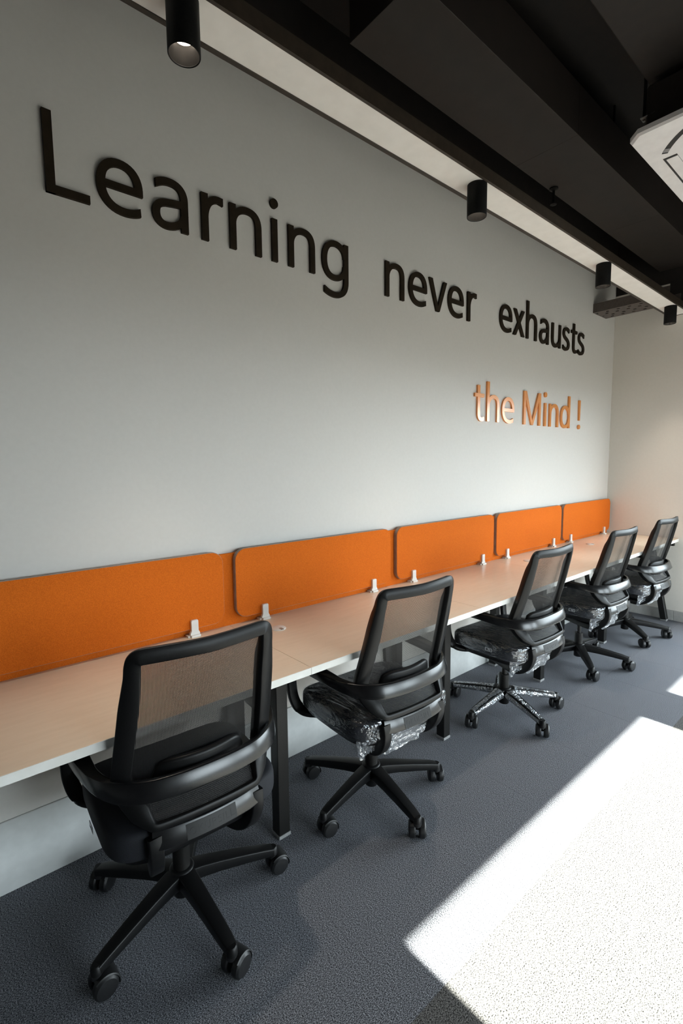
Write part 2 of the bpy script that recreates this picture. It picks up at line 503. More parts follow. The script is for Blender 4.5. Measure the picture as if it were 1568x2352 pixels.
for (x, lab) in zip((0.622, 2.00, 3.40, 4.74), slabels):
    r = empty('spotlight', (x, 1.366, ZS))
    tag(r, lab, 'spotlight', 'cylinder spotlights on the ceiling strip')
    link('mounting_plate', SP, M['spot'], r)
    link('housing', SB, M['spot'], r)
    rf = link('reflector', SR, M['reflector'], r)
    link('lamp', SL, M['lamp'], rf)
    ld = bpy.data.lights.new('spot beam', 'SPOT')
    ld.energy = 36.0; ld.spot_size = radians(54); ld.spot_blend = 1.0; ld.shadow_soft_size = 0.025; ld.color = (1.0, 0.88, 0.74)
    lo = bpy.data.objects.new('spot_beam', ld); COL.objects.link(lo)
    lo.location = (x, 1.366, ZS - 0.142)

# perforated cable tray against the back wall
TX0, TX1, TZ = 4.575, 4.855, 2.745
tr = empty('cable_tray', ((TX0 + TX1) / 2, 1.45, TZ))
tag(tr, 'dark brown perforated cable tray crossing above the white ceiling strip', 'cable tray')
bm = bmesh.new()
nx, ny = 9, 20
hx = (TX1 - TX0) / nx
yA, yB_ = 1.33, YB
hy = (yB_ - yA) / ny
def tp(x, y, z): return bm.verts.new((x - (TX0 + TX1) / 2, y - 1.45, z - TZ))
for i in range(nx):
    for j in range(ny):
        xa, xb = TX0 + i * hx, TX0 + (i + 1) * hx
        ya, yb = yA + j * hy, yA + (j + 1) * hy
        hole = (i % 2 == 1) and ((j % 3 == 1) if (i // 2) % 2 == 0 else (j % 3 == 2))
        if hole:
            cx, cy = (xa + xb) / 2, (ya + yb) / 2
            rx, ry = hx * 0.36, hy * 0.40
            o4 = [tp(xa, ya, TZ), tp(xb, ya, TZ), tp(xb, yb, TZ), tp(xa, yb, TZ)]
            i4 = [tp(cx - rx, cy - ry, TZ), tp(cx + rx, cy - ry, TZ), tp(cx + rx, cy + ry, TZ), tp(cx - rx, cy + ry, TZ)]
            for k in range(4):
                bm.faces.new((o4[k], o4[(k+1) % 4], i4[(k+1) % 4], i4[k]))
        else:
            bm.faces.new((tp(xa, ya, TZ), tp(xb, ya, TZ), tp(xb, yb, TZ), tp(xa, yb, TZ)))
bmesh.ops.remove_doubles(bm, verts=bm.verts[:], dist=1e-5)
link('perforated_base', mesh('perforated_base', bm), M['tray'], tr)
for xx in (TX0, TX1 - 0.003):
    link('side_rail', box_me('side_rail', xx - (TX0+TX1)/2, xx + 0.003 - (TX0+TX1)/2, yA - 1.45, yB_ - 1.45, 0.0, 0.075), M['tray'], tr)

# sprinkler below the duct
s = empty('sprinkler', (3.03, 1.525, 3.092))
tag(s, 'small dark pendant sprinkler head under the brown duct', 'sprinkler')
bm = bmesh.new(); lathe(bm, [(0.026, 0.008), (0.026, 0.0), (0.012, -0.006), (0.009, -0.008)], 16); link('escutcheon', mesh('escutcheon', bm, True), M['spot'], s)
bm = bmesh.new(); lathe(bm, [(0.008, -0.006), (0.008, -0.075)], 12); link('pipe', mesh('pipe', bm, True), M['spot'], s)
bm = bmesh.new(); lathe(bm, [(0.006, -0.075), (0.018, -0.083), (0.020, -0.087), (0.004, -0.090)], 16); link('deflector', mesh('deflector', bm, True), M['spot'], s)

# ceiling cassette air conditioner
AZ = 2.90
ax0, ay1 = 2.545, 0.947
AS = 0.95
acx, acy = ax0 + AS / 2, ay1 - AS / 2
ac = empty('air_conditioner', (acx, acy, AZ))
tag(ac, 'white square cassette air conditioner hanging below the dark ceiling', 'air conditioner')
hs = AS / 2
ch = 0.047
octo = [(-hs + ch, -hs), (hs - ch, -hs), (hs, -hs + ch), (hs, hs - ch), (hs - ch, hs), (-hs + ch, hs), (-hs, hs - ch), (-hs, -hs + ch)]
# flat panel with chamfered rim
bm = bmesh.new()
def octring(s, z): return [bm.verts.new((x * s, y * s, z)) for x, y in octo]
r0, r1, r2 = octring(1.0, 0.030), octring(1.0, 0.010), octring(0.985, 0.0)
for a, b in ((r0, r1), (r1, r2)):
    for k in range(8):
        bm.faces.new((a[k], a[(k+1) % 8], b[(k+1) % 8], b[k]))
bm.faces.new(r0[::-1]); bm.faces.new(r2)
link('panel', mesh('ac_panel', bm), M['ac'], ac)
def sector(r_in, r_out, a0, a1, z0, z1, n=16):
    bm = bmesh.new(); rows = []
    for k in range(n + 1):
        a = radians(a0 + (a1 - a0) * k / n)
        rows.append([bm.verts.new((r * cos(a), r * sin(a), z)) for r, z in ((r_in, z0), (r_out, z0), (r_out, z1), (r_in, z1))])
    for a, b in zip(rows[:-1], rows[1:]):
        for k in range(4): bm.faces.new((a[k], a[(k+1) % 4], b[(k+1) % 4], b[k]))
    bm.faces.new(rows[0][::-1]); bm.faces.new(rows[-1])
    return bm
for k in range(4):
    R_ = Matrix.Rotation(k * pi / 2, 4, 'Z')
    bm = bmesh.new(); add_box(bm, -0.192, 0.192, 0.352, 0.410, -0.0008, 0.004); bmesh.ops.transform(bm, matrix=R_, verts=bm.verts[:])
    so = link('air_outlet', mesh('air_outlet', bm), M['slot'], ac)
    bm = bmesh.new(); add_box(bm, -0.180, 0.180, 0.352, 0.400, -0.0045, -0.001, 0.0015); bmesh.ops.transform(bm, matrix=R_, verts=bm.verts[:])
    link('louvre', mesh('louvre', bm), M['ac'], so)
    bm = sector(0.443, 0.468, 31, 59, -0.0008, 0.004); bmesh.ops.transform(bm, matrix=R_, verts=bm.verts[:])
    so = link('corner_outlet', mesh('corner_outlet', bm), M['slot'], ac)
    for a0 in (32.5, 55.0):
        bm = sector(0.444, 0.467, a0, a0 + 3.5, -0.0016, -0.0009, 4); bmesh.ops.transform(bm, matrix=R_, verts=bm.verts[:])
        link('outlet_vane', mesh('outlet_vane', bm), M['foot_grey'], so)
bm = bmesh.new(); lathe(bm, [(0.335, 0.002), (0.335, -0.002), (0.329, -0.004), (0.0, -0.004)], 48, cap=False)
link('centre_plate', mesh('centre_plate', bm), M['ac'], ac)
for k in range(11):
    yy = -0.2 + k * 0.04
    link('grille_slat', box_me('grille_slat', -0.22, 0.22, yy - 0.006, yy + 0.006, -0.008, -0.004), M['ac'], ac)
link('body', box_me('ac_body', -0.42, 0.42, -0.42, 0.42, 0.030, 0.23, 0.01), M['duct'], ac)
for sx in (-1, 1):
    for sy in (-1, 1):
        link('hanger_rod', box_me('hanger_rod', sx * 0.40 - 0.005, sx * 0.40 + 0.005, sy * 0.43 - 0.005, sy * 0.43 + 0.005, 0.10, 0.26 if sy > 0 and False else (0.26 if acy + sy * 0.43 < 0.90 else ZC - AZ)), M['black_metal'], ac)
        link('hanger_lug', box_me('hanger_lug', sx * 0.40 - 0.02, sx * 0.40 + 0.02, sy * 0.41 - 0.03, sy * 0.41 + 0.03, 0.10, 0.104), M['foot_grey'], ac)
bm = bmesh.new(); tube(bm, catmull([(-0.40, 0.20, 0.15), (-0.47, 0.20, 0.15), (-0.50, 0.20, 0.18), (-0.50, 0.20, 0.26)], 5), 0.014)
link('drain_pipe', mesh('drain_pipe', bm, True), M['black_metal'], ac)

# ------------------------------------------------------------------ wall lettering
XH, SW = 0.180, 0.029
def bez(p0, p1, p2, p3, n=10):
    out = []
    for k in range(n + 1):
        t = k / n
        out.append(tuple((1-t)**3*a + 3*(1-t)**2*t*b + 3*(1-t)*t*t*c + t**3*d for a, b, c, d in zip(p0, p1, p2, p3)))
    return out
class Glyph:
    def __init__(g): g.bm = bmesh.new(); g.T = 0.012
    def poly(g, pts):
        g.T += 0.0002
        a = [g.bm.verts.new((x, -g.T, z)) for x, z in pts]; b = [g.bm.verts.new((x, 0, z)) for x, z in pts]
        g.bm.faces.new(a); g.bm.faces.new(b[::-1])
        n = len(pts)
        for i in range(n): g.bm.faces.new((a[i], b[i], b[(i+1) % n], a[(i+1) % n]))
    def rect(g, x0, x1, z0, z1): g.poly([(x0, z0), (x1, z0), (x1, z1), (x0, z1)])
    def disc(g, cx, cz, r, n=28): g.poly([(cx + r*cos(2*pi*k/n), cz + r*sin(2*pi*k/n)) for k in range(n)])
    def stroke(g, pts, wv=SW, wh=0.026, n0=None, n1=None, closed=False):
        """monoline stroke: wv wide where it runs vertically, wh where it runs horizontally"""
        g.T += 0.0002
        q = [pts[0]]
        for p in pts[1:]:
            if abs(p[0]-q[-1][0]) + abs(p[1]-q[-1][1]) > 1e-5: q.append(p)
        pts = q
        if closed and abs(pts[0][0]-pts[-1][0]) + abs(pts[0][1]-pts[-1][1]) < 1e-5: pts = pts[:-1]
        N = len(pts); Ls = []; Rs = []
        for i, p in enumerate(pts):
            if closed: a, b = pts[i-1], pts[(i+1) % N]
            else: a, b = pts[max(i-1, 0)], pts[min(i+1, N-1)]
            tx, tz = b[0]-a[0], b[1]-a[1]; l = math.hypot(tx, tz); tx /= l; tz /= l
            w = wh + (wv - wh) * tz * tz
            nx, nz = -tz * w / 2, tx * w / 2
            if i == 0 and n0 is not None: nx, nz = n0
            if i == N-1 and n1 is not None: nx, nz = n1
            Ls.append((p[0]+nx, p[1]+nz)); Rs.append((p[0]-nx, p[1]-nz))
        V = lambda p, y: g.bm.verts.new((p[0], y, p[1]))
        lf = [V(p, -g.T) for p in Ls]; rf = [V(p, -g.T) for p in Rs]
        lb = [V(p, 0) for p in Ls]; rb = [V(p, 0) for p in Rs]
        for i in range(N if closed else N-1):
            j = (i+1) % N
            g.bm.faces.new((lf[i], lf[j], rf[j], rf[i])); g.bm.faces.new((lb[i], rb[i], rb[j], lb[j]))
            g.bm.faces.new((lf[i], lb[i], lb[j], lf[j])); g.bm.faces.new((rf[i], rf[j], rb[j], rb[i]))
        if not closed:
            g.bm.faces.new((lf[0], rf[0], rb[0], lb[0])); g.bm.faces.new((lf[-1], lb[-1], rb[-1], rf[-1]))
h = SW / 2
def arch(g, W, x0=0.0):
    t = XH + 0.003 - 0.013
    p = bez((x0 + 0.0142, 0.104), (x0 + 0.016, 0.145), (x0 + 0.050, t), (x0 + 0.084, t)) \
        + bez((x0 + 0.084, t), (x0 + 0.122, t), (W - h, 0.150), (W - h, 0.108)) + [(W - h, 0.0)]
    g.stroke(p)
def G_n(g, W): g.rect(0, SW, 0, XH); arch(g, W)
def G_h(g, W): g.rect(0, SW, 0, 0.267); arch(g, W)
def G_u(g, W):
    g.rect(W - SW, W, 0, XH)
    t = -0.003 + 0.013
    p = bez((W - 0.0142, 0.076), (W - 0.016, 0.035), (W - 0.050, t), (W - 0.084, t)) \
        + bez((W - 0.084, t), (W - 0.122, t), (h, 0.030), (h, 0.072)) + [(h, XH)]
    g.stroke(p)
def G_r(g, W):
    g.rect(0, SW, 0, XH)
    g.stroke(bez((0.0142, 0.090), (0.016, 0.140), (0.046, 0.169), (0.074, 0.169)) + [(W, 0.166)], n1=(0, 0.0145))
def G_i(g, W): g.rect(0, SW, 0, XH); g.disc(h, 0.244, 0.020)
def G_L(g, W): g.rect(0, SW - 0.001, 0, 0.256); g.rect(0, W, 0, 0.027)
def G_e(g, W):
    c = W * 0.515; t = XH + 0.003 - 0.013; b = 0.010
    p = [(W - h, 0.080)] + bez((W - h, 0.098), (W - h, 0.140), (c + 0.040, t), (c, t)) \
        + bez((c, t), (c - 0.042, t), (h, 0.138), (h, 0.090)) + bez((h, 0.090), (h, 0.040), (0.046, b), (c + 0.012, b)) \
        + bez((c + 0.012, b), (c + 0.034, b), (W - 0.024, 0.016), (W - 0.011, 0.023))
    g.stroke(p, n1=(0, 0.0145))
    g.rect(0.012, W, 0.079, 0.103)
def G_a(g, W):
    g.rect(W - SW, W, 0, 0.110)
    t = XH + 0.003 - 0.0125
    g.stroke([(W - h, 0.105)] + bez((W - h, 0.115), (W - h, 0.152), (W - 0.034, t), (0.072, t)) + bez((0.072, t), (0.052, t), (0.034, 0.165), (0.017, 0.153)), n1=(0, -0.0145))
    p = bez((W - 0.010, 0.101), (0.100, 0.100), (0.080, 0.097), (0.062, 0.094)) + bez((0.062, 0.094), (0.030, 0.090), (h, 0.076), (h, 0.050)) \
        + bez((h, 0.050), (h, 0.026), (0.030, 0.010), (0.056, 0.010)) + bez((0.056, 0.010), (0.090, 0.010), (W - 0.014, 0.036), (W - 0.014, 0.066))
    g.stroke(p, wh=0.025)
def bowl(g, W):
    t = XH + 0.003 - 0.013; b = 0.010
    p = bez((W - 0.018, 0.110), (W - 0.018, 0.148), (0.118, t), (0.086, t)) + bez((0.086, t), (0.038, t), (h, 0.134), (h, 0.086)) \
        + bez((h, 0.086), (h, 0.040), (0.036, b), (0.078, b)) + bez((0.078, b), (0.116, b), (W - 0.018, 0.034), (W - 0.018, 0.074))
    g.stroke(p)
def G_d(g, W): g.rect(W - SW, W, 0, 0.264); bowl(g, W)
def G_g(g, W):
    bowl(g, W)
    d = -0.083 + 0.012
    g.stroke([(W - h, XH), (W - h, 0.004)] + bez((W - h, 0.004), (W - h, -0.046), (0.122, d), (0.078, d)) + bez((0.078, d), (0.052, d), (0.030, -0.063), (0.012, -0.052)), n1=(0, -0.0145))
def G_v(g, W):
    g.poly([(0, XH), (0.0685, 0), (0.0940, 0), (0.031, XH)]); g.poly([(W, XH), (W - 0.031, XH), (W - 0.094, 0), (W - 0.0685, 0)])
def G_x(g, W):
    g.poly([(0.004, XH), (W - 0.036, 0), (W, 0), (0.039, XH)]); g.poly([(W - 0.004, XH), (W - 0.039, XH), (0, 0), (0.035, 0)])
def G_s(g, W):
    t = XH + 0.003 - 0.012; b = 0.009
    p = bez((W - 0.012, 0.157), (0.094, 0.165), (0.080, t), (0.064, t)) + bez((0.064, t), (0.036, t), (0.0155, 0.158), (0.0155, 0.134)) \
        + bez((0.0155, 0.134), (0.0155, 0.108), (0.040, 0.100), (0.062, 0.091)) + bez((0.062, 0.091), (0.086, 0.081), (W - 0.0145, 0.072), (W - 0.0145, 0.048)) \
        + bez((W - 0.0145, 0.048), (W - 0.0145, 0.024), (0.080, b), (0.050, b)) + bez((0.050, b), (0.034, b), (0.018, 0.014), (0.004, 0.024))
    g.stroke(p, wh=0.025, n0=(0, 0.0155), n1=(0, 0.0155))
def G_t(g, W):
    c = 0.046
    g.stroke([(c, 0.234), (c, 0.052)] + bez((c, 0.052), (c, 0.024), (0.056, 0.010), (0.080, 0.010)) + bez((0.080, 0.010), (0.090, 0.010), (0.098, 0.013), (W, 0.016)), n1=(0, 0.013))
    g.rect(0, W, 0.156, XH)
def G_M(g, W):
    H_ = 0.247
    g.rect(0, SW, 0, H_); g.rect(W - SW, W, 0, H_)
    m = W / 2
    g.poly([(0, H_), (m - 0.012, 0), (m + 0.014, 0), (0.038, H_)]); g.poly([(W, H_), (W - 0.038, H_), (m - 0.014, 0), (m + 0.012, 0)])
def G_ex(g, W):
    g.poly([(0.002, 0.245), (0.007, 0.072), (W - 0.007, 0.072), (W - 0.002, 0.245)]); g.disc(W / 2, 0.018, 0.0195)

FN = dict(n=G_n, h=G_h, u=G_u, r=G_r, i=G_i, L=G_L, e=G_e, a=G_a, d=G_d, g=G_g, v=G_v, x=G_x, s=G_s, t=G_t, M=G_M)
FN['!'] = G_ex
text = [('Learning', 2.3485, 'letter', [('L', .371, .503), ('e', .526, .684), ('a', .716, .856), ('r', .912, 1.007), ('n', 1.036, 1.187), ('i', 1.241, 1.270), ('n', 1.329, 1.479), ('g', 1.523, 1.689)]),
        ('never', 2.3485, 'letter', [('n', 1.956, 2.105), ('e', 2.145, 2.301), ('v', 2.320, 2.487), ('e', 2.504, 2.659), ('r', 2.702, 2.798)]),
        ('exhausts', 2.353, 'letter', [('e', 3.078, 3.235), ('x', 3.254, 3.407), ('h', 3.436, 3.587), ('a', 3.632, 3.772), ('u', 3.822, 3.972), ('s', 4.011, 4.129), ('t', 4.159, 4.262), ('s', 4.288, 4.406)]),
        ('the', 1.7255, 'letter_orange', [('t', 2.795, 2.904), ('h', 2.939, 3.091), ('e', 3.127, 3.288)]),
        ('Mind', 1.7255, 'letter_orange', [('M', 3.423, 3.677), ('i', 3.739, 3.769), ('n', 3.820, 3.974), ('d', 4.010, 4.178)]),
        ('!', 1.7255, 'letter_orange', [('!', 4.342, 4.377)])]
ordn = ('first', 'second', 'third')
for word, base, mk, seq in text:
    seen = {}
    for chx, xa, xb in seq:
        g = Glyph()
        FN[chx](g, xb - xa)
        me = mesh('wall_letter', g.bm)
        total = sum(1 for c in seq if c[0] == chx)
        k = seen.get(chx, 0); seen[chx] = k + 1
        colour = 'dark brown' if mk == 'letter' else 'shiny copper orange'
        if chx == '!':
            nm, lab = 'wall_exclamation_mark', 'shiny copper orange raised exclamation mark after the word Mind on the wall'
        else:
            nm = 'wall_letter'
            lab = '%s raised letter %s, %sin the word %s on the wall' % (colour, chx, ('the %s %s ' % (ordn[k], chx)) if total > 1 else '', word)
        o = link(nm, me, M[mk], None, (xa, YB, base))
        tag(o, lab, 'letter' if chx != '!' else 'punctuation mark', 'raised letters of the wall slogan')

# ------------------------------------------------------------------ desks
YF, YR, ZD, TD = 1.297, 1.893, 0.750, 0.025
PITCH, SEAM0 = 1.02, -0.055
dlabels = ['beige topped desk at the open end of the row, farthest from the end wall',
           'beige topped desk with a cable cap, second in the row counted from the open end',
           'beige topped desk in the middle of the row of five',
           'beige topped desk with a cable cap, next to the desk at the end wall',
           'beige topped desk pushed against the end wall with a slanted black leg']
def desk(k):
    x0, x1 = SEAM0 + PITCH * k, SEAM0 + PITCH * (k + 1)
    if k == 4: x1 = XE - 0.004
    d = empty('desk', ((x0 + x1) / 2, (YF + YR) / 2, 0))
    tag(d, dlabels[k], 'desk', 'desks in a row along the wall')
    ox, oy = (x0 + x1) / 2, (YF + YR) / 2
    def b(name, a0, a1, b0, b1, c0, c1, m, bev=0.0, par=None, seg=1):
        return link(name, box_me(name, a0 - ox, a1 - ox, b0 - oy, b1 - oy, c0, c1, bev, seg), m, par or d)
    b('desktop', x0 + 0.0008, x1 - 0.0008, YF + 0.0015, YR, ZD - TD, ZD, M['laminate'])
    b('edge_band', x0 + 0.0008, x1 - 0.0008, YF - 0.0005, YF + 0.0015, ZD - TD - 0.0002, ZD - 0.0004, M['edge_band'])
    # frame under the top
    b('front_rail', x0 + 0.002, x1 - 0.002, 1.495, 1.535, ZD - TD - 0.04, ZD - TD, M['black_metal'])
    b('rear_rail', x0 + 0.002, x1 - 0.002, 1.83, 1.87, ZD - TD - 0.04, ZD - TD, M['black_metal'])
    b('cable_tray', x0 + 0.20, x1 - 0.20, 1.70, 1.82, ZD - TD - 0.11, ZD - TD - 0.002, M['black_metal'], 0.004)
    b('bracket', x0 + 0.50, x0 + 0.56, 1.42, 1.495, ZD - TD - 0.055, ZD - TD, M['black_metal'], 0.003)
    # legs
    if k < 4:
        lx0, lx1 = x1 - 0.025, x1 + 0.025
        b('cross_beam', lx0 + 0.005, lx1 - 0.005, 1.37, 1.495, ZD - TD - 0.035, ZD - TD, M['black_metal'])
        for (ya, yb) in ((1.488, 1.538), (1.825, 1.875)):
            lg = b('leg', lx0, lx1, ya, yb, 0.014, ZD - TD - 0.0405, M['black_metal'], 0.002)
            b('levelling_foot', lx0 - 0.002, lx1 + 0.002, ya - 0.002, yb + 0.002, 0.0, 0.014, M['foot_grey'], 0.002, lg)
    else:
        for s_, yt, yb in ((-1, 1.47, 1.335), (1, 1.80, 1.86)):
            bm = bmesh.new()
            sweep(bm, [Vector((x1 - 0.055 - ox, yb + 0.024 - oy, 0.014)), Vector((x1 - 0.055 - ox, yt + 0.024 - oy, ZD - TD - 0.0405))], 0.05, 0.05, (1, 0, 0), 0.003, 1)
            lg = link('leg', mesh('slanted_leg', bm), M['black_metal'], d)
            lg['label'] = 'slanted black end leg'
            b('levelling_foot', x1 - 0.08, x1 - 0.03, yb, yb + 0.05, 0.0, 0.016, M['foot_grey'], 0.002, lg)
        b('cross_beam', x1 - 0.07, x1 - 0.03, 1.315, 1.495, ZD - TD - 0.035, ZD - TD, M['black_metal'])
    if k == 0:
        lx0, lx1 = x0, x0 + 0.05
        for (ya, yb) in ((1.488, 1.538), (1.825, 1.875)):
            lg = b('leg', lx0, lx1, ya, yb, 0.014, ZD - TD - 0.0405, M['black_metal'], 0.002)
            b('levelling_foot', lx0 - 0.002, lx1 + 0.002, ya - 0.002, yb + 0.002, 0.0, 0.014, M['foot_grey'], 0.002, lg)
    gx = {1: 1.102, 3: 3.195, 4: 4.215, 0: 0.08, 2: 2.14}[k]
    bm = bmesh.new(); lathe(bm, [(0.032, ZD), (0.032, ZD + 0.003), (0.029, ZD + 0.005), (0.0, ZD + 0.0055)], 28, (gx - ox, 1.712 - oy, 0), cap=False)
    cp = link('cable_cap', mesh('cable_cap', bm, True), M['clip'], d)
    bm = bmesh.new(); add_box(bm, gx - ox - 0.006, gx - ox + 0.006, 1.712 - 0.033 - oy, 1.712 - 0.012 - oy, ZD + 0.003, ZD + 0.0062)
    link('cable_notch', mesh('cable_notch', bm), M['edging'], cp)
    return d
for k in range(5): desk(k)

# ------------------------------------------------------------------ orange desk screens
ZB, ZT, YS0, YS1 = 0.779, 1.086, 1.868, 1.890
gaps = [(-0.060, 0.934), (0.990, 1.960), (2.008, 3.003), (3.036, 4.019), (4.050, 5.030)]
sl = ['orange felt desk screen at the open end of the desk row',
      'orange felt desk screen on the second desk from the open end',
      'orange felt desk screen on the middle desk',
      'orange felt desk screen on the fourth desk, next to the screen by the end wall',
      'orange felt desk screen touching the corner at the end wall']
bm = bmesh.new()
prof = [(-0.020, 0.0), (0.020, 0.0), (0.020, 0.016), (0.0145, 0.026), (0.0145, 0.066), (0.012, 0.070), (-0.012, 0.070), (-0.0145, 0.066), (-0.0145, 0.026), (-0.020, 0.016)]
prism_y(bm, prof, -0.012, -0.0005)
add_box(bm, -0.020, 0.020, -0.022, 0.022, 0.0, 0.010, 0.002)
add_box(bm, -0.030, -0.018, -0.010, 0.020, 0.0, 0.008, 0.001)
bmesh.ops.translate(bm, verts=bm.verts[:], vec=(0, 0, 0))
CLIP = mesh('screen_clip', bm)
for k, (xa, xb) in enumerate(gaps):
    w = xb - xa
    sc = empty('desk_screen', ((xa + xb) / 2, (YS0 + YS1) / 2, ZD))
    tag(sc, sl[k], 'desk screen', 'orange screens along the back of the desks')
    def panel(name, ww, hh, r, y0, y1, mt, par):
        bm = bmesh.new()
        pts = [(x, z + (ZB + ZT) / 2 - ZD) for x, z in rrect(ww, hh, r, 8)]
        prism_y(bm, pts, y0 - (YS0 + YS1) / 2, y1 - (YS0 + YS1) / 2)
        return link(name, mesh(name, bm), mt, par)
    pn = panel('felt_panel', w - 0.004, ZT - ZB - 0.004, 0.050, YS0, YS1 - 0.002, M['orange'], sc)
    panel('edging', w, ZT - ZB, 0.052, YS0 + 0.003, YS1, M['edging'], sc)
    for cx in ((xa + 0.140), (xb - 0.140)):
        link('clip', CLIP, M['clip'], sc, (cx - (xa + xb) / 2, YS0 - (YS0 + YS1) / 2, 0.0))
bk = box('backing_board', -0.060, 5.035, 1.8935, 1.9045, 0.70, 1.068, M['orange'], None, 0.002)
tag(bk, 'long orange felt board against the wall seen between the desk screens', 'backing board')

# ------------------------------------------------------------------ task chairs
def superq(W, D, z0, z1, e=0.35, nu=40, nv=12, dz=None, off=0.0):
    """rounded cushion, superellipse plan"""
    bm = bmesh.new()
    rows = []
    for j in range(nv + 1):
        ph = -pi / 2 + pi * j / nv
        cz = abs(sin(ph)) ** 0.5 * (1 if sin(ph) > 0 else -1)
        cr = abs(cos(ph)) ** 0.35
        row = []
        for i in range(nu):
            a = 2 * pi * i / nu
            cx = abs(cos(a)) ** e * (1 if cos(a) > 0 else -1)
            cy = abs(sin(a)) ** e * (1 if sin(a) > 0 else -1)
            x = cx * (W / 2 + off) * (0.80 + 0.20 * cr); y = cy * (D / 2 + off) * (0.80 + 0.20 * cr)
            if j in (0, nv): x *= 0.02; y *= 0.02
            z = (z0 + z1) / 2 + cz * ((z1 - z0) / 2 + off)
            if dz: z += dz(x, y)
            row.append(bm.verts.new((x, y, z)))
        rows.append(row)
    for a, b in zip(rows[:-1], rows[1:]):
        for i in range(nu):
            bm.faces.new((a[i], a[(i+1) % nu], b[(i+1) % nu], b[i]))
    return bm

